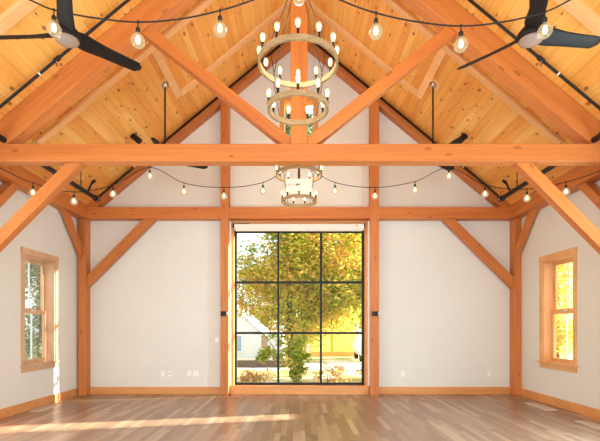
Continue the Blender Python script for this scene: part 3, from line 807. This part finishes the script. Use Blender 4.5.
# ------------------------------------------------------------------ outside
GZ = -0.35
t = NT('autumn_ground'); xyz = t.obj_xyz()
nz = t.noise(t.comb(*xyz), 0.5, 6, 0.65)
t.set(Base_Color=t.ramp(nz, [(0.35, lin(118, 130, 70)), (0.5, lin(190, 172, 110)), (0.62, lin(212, 200, 178))]), Roughness=0.9)
tag(obj('ground', new_box(-40, 40, YB + 0.3, 60, GZ - 0.2, GZ), t.m), 'leaf-strewn ground outside', 'ground', kind='structure')
tag(obj('driveway', new_box(-9, 9, 18.5, 21.5, GZ, GZ + 0.02), flat('pale_asphalt', (226, 222, 216), 0.9, scale=4)), 'pale driveway beyond the big window', 'driveway', kind='structure')

M['leaf_gold'] = leaf_mat('gold_leaves', [(112, 144, 60), (176, 186, 78), (218, 204, 90), (230, 196, 104), (228, 172, 112)], 0.55)
M['leaf_green'] = leaf_mat('green_leaves', [(88, 128, 52), (140, 166, 66), (196, 196, 84), (222, 206, 100)], 0.7)
M['leaf_pale'] = leaf_mat('pale_leaves', [(96, 136, 104), (150, 182, 140), (196, 212, 176), (222, 224, 180)], 0.7)
M['leaf_yellow'] = leaf_mat('yellow_leaves', [(190, 186, 80), (232, 220, 110), (250, 238, 150), (246, 226, 130)], 0.7)
M['leaf_rust'] = leaf_mat('rust_leaves', [(176, 120, 92), (206, 160, 124), (216, 190, 140), (190, 190, 110)], 1.5)
M['bark'] = flat('grey_bark', (112, 96, 84), 0.9, var=0.2, scale=14)

def leaves_bm(clusters, n, size, rnd):
    bm = bmesh.new()
    tot = sum(c[3] * c[4] * c[5] for c in clusters)
    for cx, cy, cz, rx, ry, rz in clusters:
        k = int(n * rx * ry * rz / tot)
        for _ in range(k):
            d = Vector((rnd.gauss(0, 1), rnd.gauss(0, 1), rnd.gauss(0, 1))).normalized() * (rnd.random() ** 0.45)
            p = Vector((cx + d.x * rx, cy + d.y * ry, cz + d.z * rz))
            a = Vector((rnd.gauss(0, 1), rnd.gauss(0, 1), rnd.gauss(0, 0.6))).normalized()
            b = a.cross(Vector((rnd.gauss(0, 1), rnd.gauss(0, 1), rnd.gauss(0, 1)))).normalized()
            s = size * rnd.uniform(0.6, 1.3)
            q = [p - a * s, p + b * s * 0.45 + a * s * 0.1, p + a * s, p - b * s * 0.45 + a * s * 0.1]
            bm.faces.new([bm.verts.new(v) for v in q])
    return bm

def tree(loc, trunks, clusters, n, size, leaf, label, cat='tree', name='tree', seed=1, group=None):
    rnd = random.Random(seed)
    r = tag(empty(name, loc), label, cat, group)
    for pts, rad in trunks:
        bm = bmesh.new(); k = len(pts)
        tube(bm, smooth_curve(pts, 4), [rad * (1 - 0.75 * i / ((k - 1) * 4)) for i in range((k - 1) * 4 + 1)], 8)
        obj('trunk', bm, M['bark'], r, True)
    bm = leaves_bm(clusters, n, size, rnd)
    me = bpy.data.meshes.new('foliage'); bm.to_mesh(me); bm.free()
    link('foliage', me, M[leaf], r)
    return r

def blobs(rnd, c, R, n, rr):
    out = []
    for _ in range(n):
        d = Vector((rnd.gauss(0, 1), rnd.gauss(0, 1), rnd.gauss(0, 1))).normalized() * (rnd.random() ** 0.4)
        k = rnd.uniform(0.7, 1.2)
        out.append((c[0] + d.x * R[0], c[1] + d.y * R[1], c[2] + d.z * R[2], rr * k, rr * k, rr * k * 0.8))
    return out
rn = random.Random(11)
# the big maple just outside
tree((-0.2, 16.0, GZ), [([(0, 0, 0), (-0.1, 0.1, 1.2), (-0.15, 0, 2.6), (-0.1, 0.1, 4.6), (0.0, 0, 7.0)], 0.17), ([(0.2, 0.05, 0), (0.45, 0, 1.5), (0.9, 0.2, 3.2), (1.2, 0, 6.0)], 0.11)],
     blobs(rn, (0.85, 0, 4.2), (2.6, 1.5, 2.7), 110, 0.75) + blobs(rn, (-1.4, 0, 3.0), (0.9, 0.8, 1.1), 14, 0.5) + blobs(rn, (-1.35, 0, 4.1), (0.6, 0.6, 0.9), 9, 0.5) + blobs(rn, (2.3, 0, 3.5), (0.9, 0.8, 1.0), 12, 0.5) + blobs(rn, (0.1, -0.6, 1.2), (0.8, 0.4, 1.0), 9, 0.4), 35000, 0.085, 'leaf_gold', 'golden maple with a forked grey trunk right outside the big window', seed=2)
tree((3.2, 20.0, GZ), [([(0, 0, 0), (0.1, 0, 2.5), (0, 0, 6)], 0.14)], blobs(rn, (0.2, 0, 5.2), (3.0, 1.2, 3.2), 60, 0.9), 16000, 0.11, 'leaf_green', 'yellow-green tree behind the golden maple, towards the right pane', seed=3)
tree((0.4, 33.0, GZ), [([(0, 0, 0), (0.1, 0, 3), (0, 0, 7)], 0.16)], blobs(rn, (0.6, 0, 3.8), (5.2, 1.2, 3.8), 90, 1.1), 22000, 0.14, 'leaf_gold', 'distant autumn tree beside the white house', seed=4)
tree((9.9, 16.6, GZ), [([(0, 0, 0), (0.1, 0, 2.5), (-0.1, 0, 6)], 0.13), ([(-0.3, 0, 0), (-0.4, 0.1, 2.6), (-0.9, 0, 5)], 0.08)], blobs(rn, (0, 0, 3.6), (1.9, 1.4, 3.0), 40, 0.7), 6500, 0.10, 'leaf_yellow', 'bright yellow tree seen through the right side window', seed=5)
tree((-10.4, 17.2, GZ), [([(0, 0, 0), (0.1, 0, 2.5), (-0.1, 0, 6)], 0.12), ([(0.7, 0, 0), (0.8, 0, 3.6), (0.7, 0, 6.5)], 0.10)], blobs(rn, (0.2, 0, 3.0), (1.9, 1.2, 2.8), 40, 0.7), 8000, 0.10, 'leaf_pale', 'pale green tree seen through the left side window', seed=6)
tree((0.9, 13.5, GZ), [([(0, 0, 0), (0.0, 0.05, 0.4)], 0.03)], blobs(rn, (0, 0, 0.35), (0.55, 0.3, 0.3), 8, 0.25), 700, 0.05, 'leaf_rust', 'dry pinkish shrub low outside the right panes', 'shrub', 'shrub', 7)
tree((-1.35, 13.6, GZ), [([(0, 0, 0), (0.0, 0.05, 0.4)], 0.03)], blobs(rn, (0, 0, 0.3), (0.5, 0.3, 0.28), 8, 0.24), 700, 0.05, 'leaf_rust', 'reddish low shrub outside the bottom left pane', 'shrub', 'shrub', 8)
tree((-0.7, 14.6, GZ), [([(0, 0, 0), (-0.1, 0.05, 1.0), (-0.5, 0, 1.6)], 0.03)], blobs(rn, (-0.2, 0, 1.1), (0.8, 0.3, 0.6), 14, 0.22), 1100, 0.055, 'leaf_green', 'thin green sapling in front of the white house', 'tree', 'sapling', 9)
tree((0.0, 14.4, GZ), [([(0, 0, 0), (0.0, 0.05, 0.5), (0.1, 0, 1.0)], 0.03)], blobs(rn, (0, 0, 0.95), (0.36, 0.3, 0.9), 16, 0.24), 2200, 0.055, 'leaf_green', 'yellow-green bush in front of the maple trunk', 'shrub', 'shrub', 10)

tree((0.4, 30.0, GZ), [([(0, 0, 0), (0.1, 0, 6), (0, 0, 15)], 0.2)], blobs(rn, (0, 0, 15.0), (5.0, 1.2, 4.5), 60, 1.2), 7000, 0.2, 'leaf_pale', 'tall pale tree seen through the small gable window', seed=12)
tree((2.55, 14.6, GZ), [([(0, 0, 0), (0.0, 0.05, 0.4)], 0.03)], blobs(rn, (-0.3, 0, 0.45), (0.5, 0.3, 0.35), 8, 0.25), 700, 0.05, 'leaf_rust', 'dry pinkish shrub in front of the white car', 'shrub', 'shrub', 13)

tree((8.5, 8.56, GZ), [([(0, 0, 0), (0.0, 0.02, 1.5), (0.01, 0, 3.0), (0.05, 0, 4.5), (0, 0, 7.0)], 0.21)], blobs(rn, (0, 0, 7.0), (1.4, 1.2, 1.3), 14, 0.7), 2500, 0.10, 'leaf_green', 'unseen green tree added outside the right wall, its trunk shading half of the side window', seed=14)  # added out of view so the trunk narrows the sun streak

# white house on the left
hw = flat('white_clapboard', (236, 238, 242), 0.7, scale=3)
h = tag(empty('white_house', (-4.2, 24, GZ)), 'white clapboard house seen through the lower left panes', 'house')
bm = bmesh.new(); prism(bm, [(-3.2, 0), (1.95, 0), (1.95, 1.6), (-0.25, 3.6), (-3.2, 3.6)], 'Y', 0, 6); prism(bm, [(1.95, 0), (3.3, 0), (3.3, 1.55), (1.95, 1.55)], 'Y', 0.0, 5); obj('wall', bm, hw, h)
bm = bmesh.new(); prism(bm, [(2.15, 1.43), (2.2, 1.52), (-0.3, 3.79), (-0.3, 3.66)], 'Y', -0.25, 6.2); obj('roof', bm, flat('grey_shingle', (198, 198, 204), 0.9, scale=8), h)
for x0, x1, z0, z1, mt in ((0.62, 1.0, 0.5, 1.35, 'blue'), (2.1, 2.47, 0.65, 1.35, 'tan')):
    f = obj('window', new_box(x0, x1, -0.05, 0.0, z0, z1), flat('house_pane_' + mt, (150, 178, 206) if mt == 'blue' else (178, 150, 120), 0.3), h)
    bm = bmesh.new()
    for q in (rect(x0 - 0.07, x0, z0 - 0.07, z1 + 0.07), rect(x1, x1 + 0.07, z0 - 0.07, z1 + 0.07), rect(x0, x1, z1, z1 + 0.07), rect(x0, x1, z0 - 0.07, z0)): prism(bm, q, 'Y', -0.08, 0.0)
    obj('window_frame', bm, M['white'], f)
fn = tag(empty('stone_wall', (-1.6, 19.5, GZ)), 'low brown stone wall in front of the white house', 'garden wall')
obj('wall_body', new_box(-4, 1.7, 0, 0.35, 0, 0.32), flat('brown_stone', (130, 110, 98), 0.9, var=0.25, scale=5), fn)
obj('coping', new_box(-4, 1.7, -0.03, 0.38, 0.32, 0.38), flat('grey_coping', (168, 156, 146), 0.9), fn)

# pale yellow shed on the right
ys = tag(empty('yellow_shed', (2.2, 27, GZ)), 'pale yellow shed with a sloping roof line, seen through the lower right panes', 'shed')
bm = bmesh.new(); prism(bm, [(-1.45, 0.3), (1.32, 0.3), (1.32, 2.1), (-1.45, 1.5)], 'Y', 0, 2.5); obj('wall', bm, flat('yellow_panels', (246, 226, 120), 0.6, scale=2), ys)
obj('base_band', new_box(-1.47, 1.34, -0.03, 2.5, 0.0, 0.3), flat('orange_base', (222, 164, 84), 0.7), ys)
bm = bmesh.new(); prism(bm, [(-1.6, 1.48), (1.45, 2.14), (1.45, 2.24), (-1.6, 1.58)], 'Y', -0.1, 2.6); obj('roof', bm, flat('pale_roof', (244, 232, 160), 0.6), ys)
obj('downspout', new_box(-0.18, -0.1, -0.08, -0.0, 0.3, 1.75), flat('olive_pipe', (170, 160, 80), 0.6), ys)

# small white car at the far right
car = tag(empty('car', (4.0, 22.5, GZ + 0.0)), 'white car partly in view at the bottom right pane', 'car')
bm = bmesh.new(); prism(bm, [(-0.75, 0.3), (0.75, 0.3), (0.78, 0.75), (0.68, 0.95), (0.52, 1.42), (-0.52, 1.42), (-0.68, 0.95), (-0.78, 0.75)], 'Y', 0, 3.6)
bmesh.ops.bevel(bm, geom=bm.edges[:], offset=0.06, segments=3, affect='EDGES'); obj('body', bm, flat('car_white', (236, 238, 240), 0.25), car, True)
bm = bmesh.new(); prism(bm, [(-0.58, 0.98), (0.58, 0.98), (0.46, 1.34), (-0.46, 1.34)], 'Y', -0.012, 0.02); obj('rear_window', bm, flat('car_glass', (110, 150, 160), 0.1), car)
for x in (-0.62, 0.62):
    for y in (0.7, 2.9):
        bm = bmesh.new(); tube(bm, [(x - 0.1, y, 0.31), (x + 0.1, y, 0.31)], 0.31, 18); obj('wheel', bm, M['cable'], car)
    obj('tail_light', new_box(x - 0.08, x + 0.08, -0.02, 0.03, 0.72, 0.88), flat('red_lens', (190, 50, 40), 0.3), car)
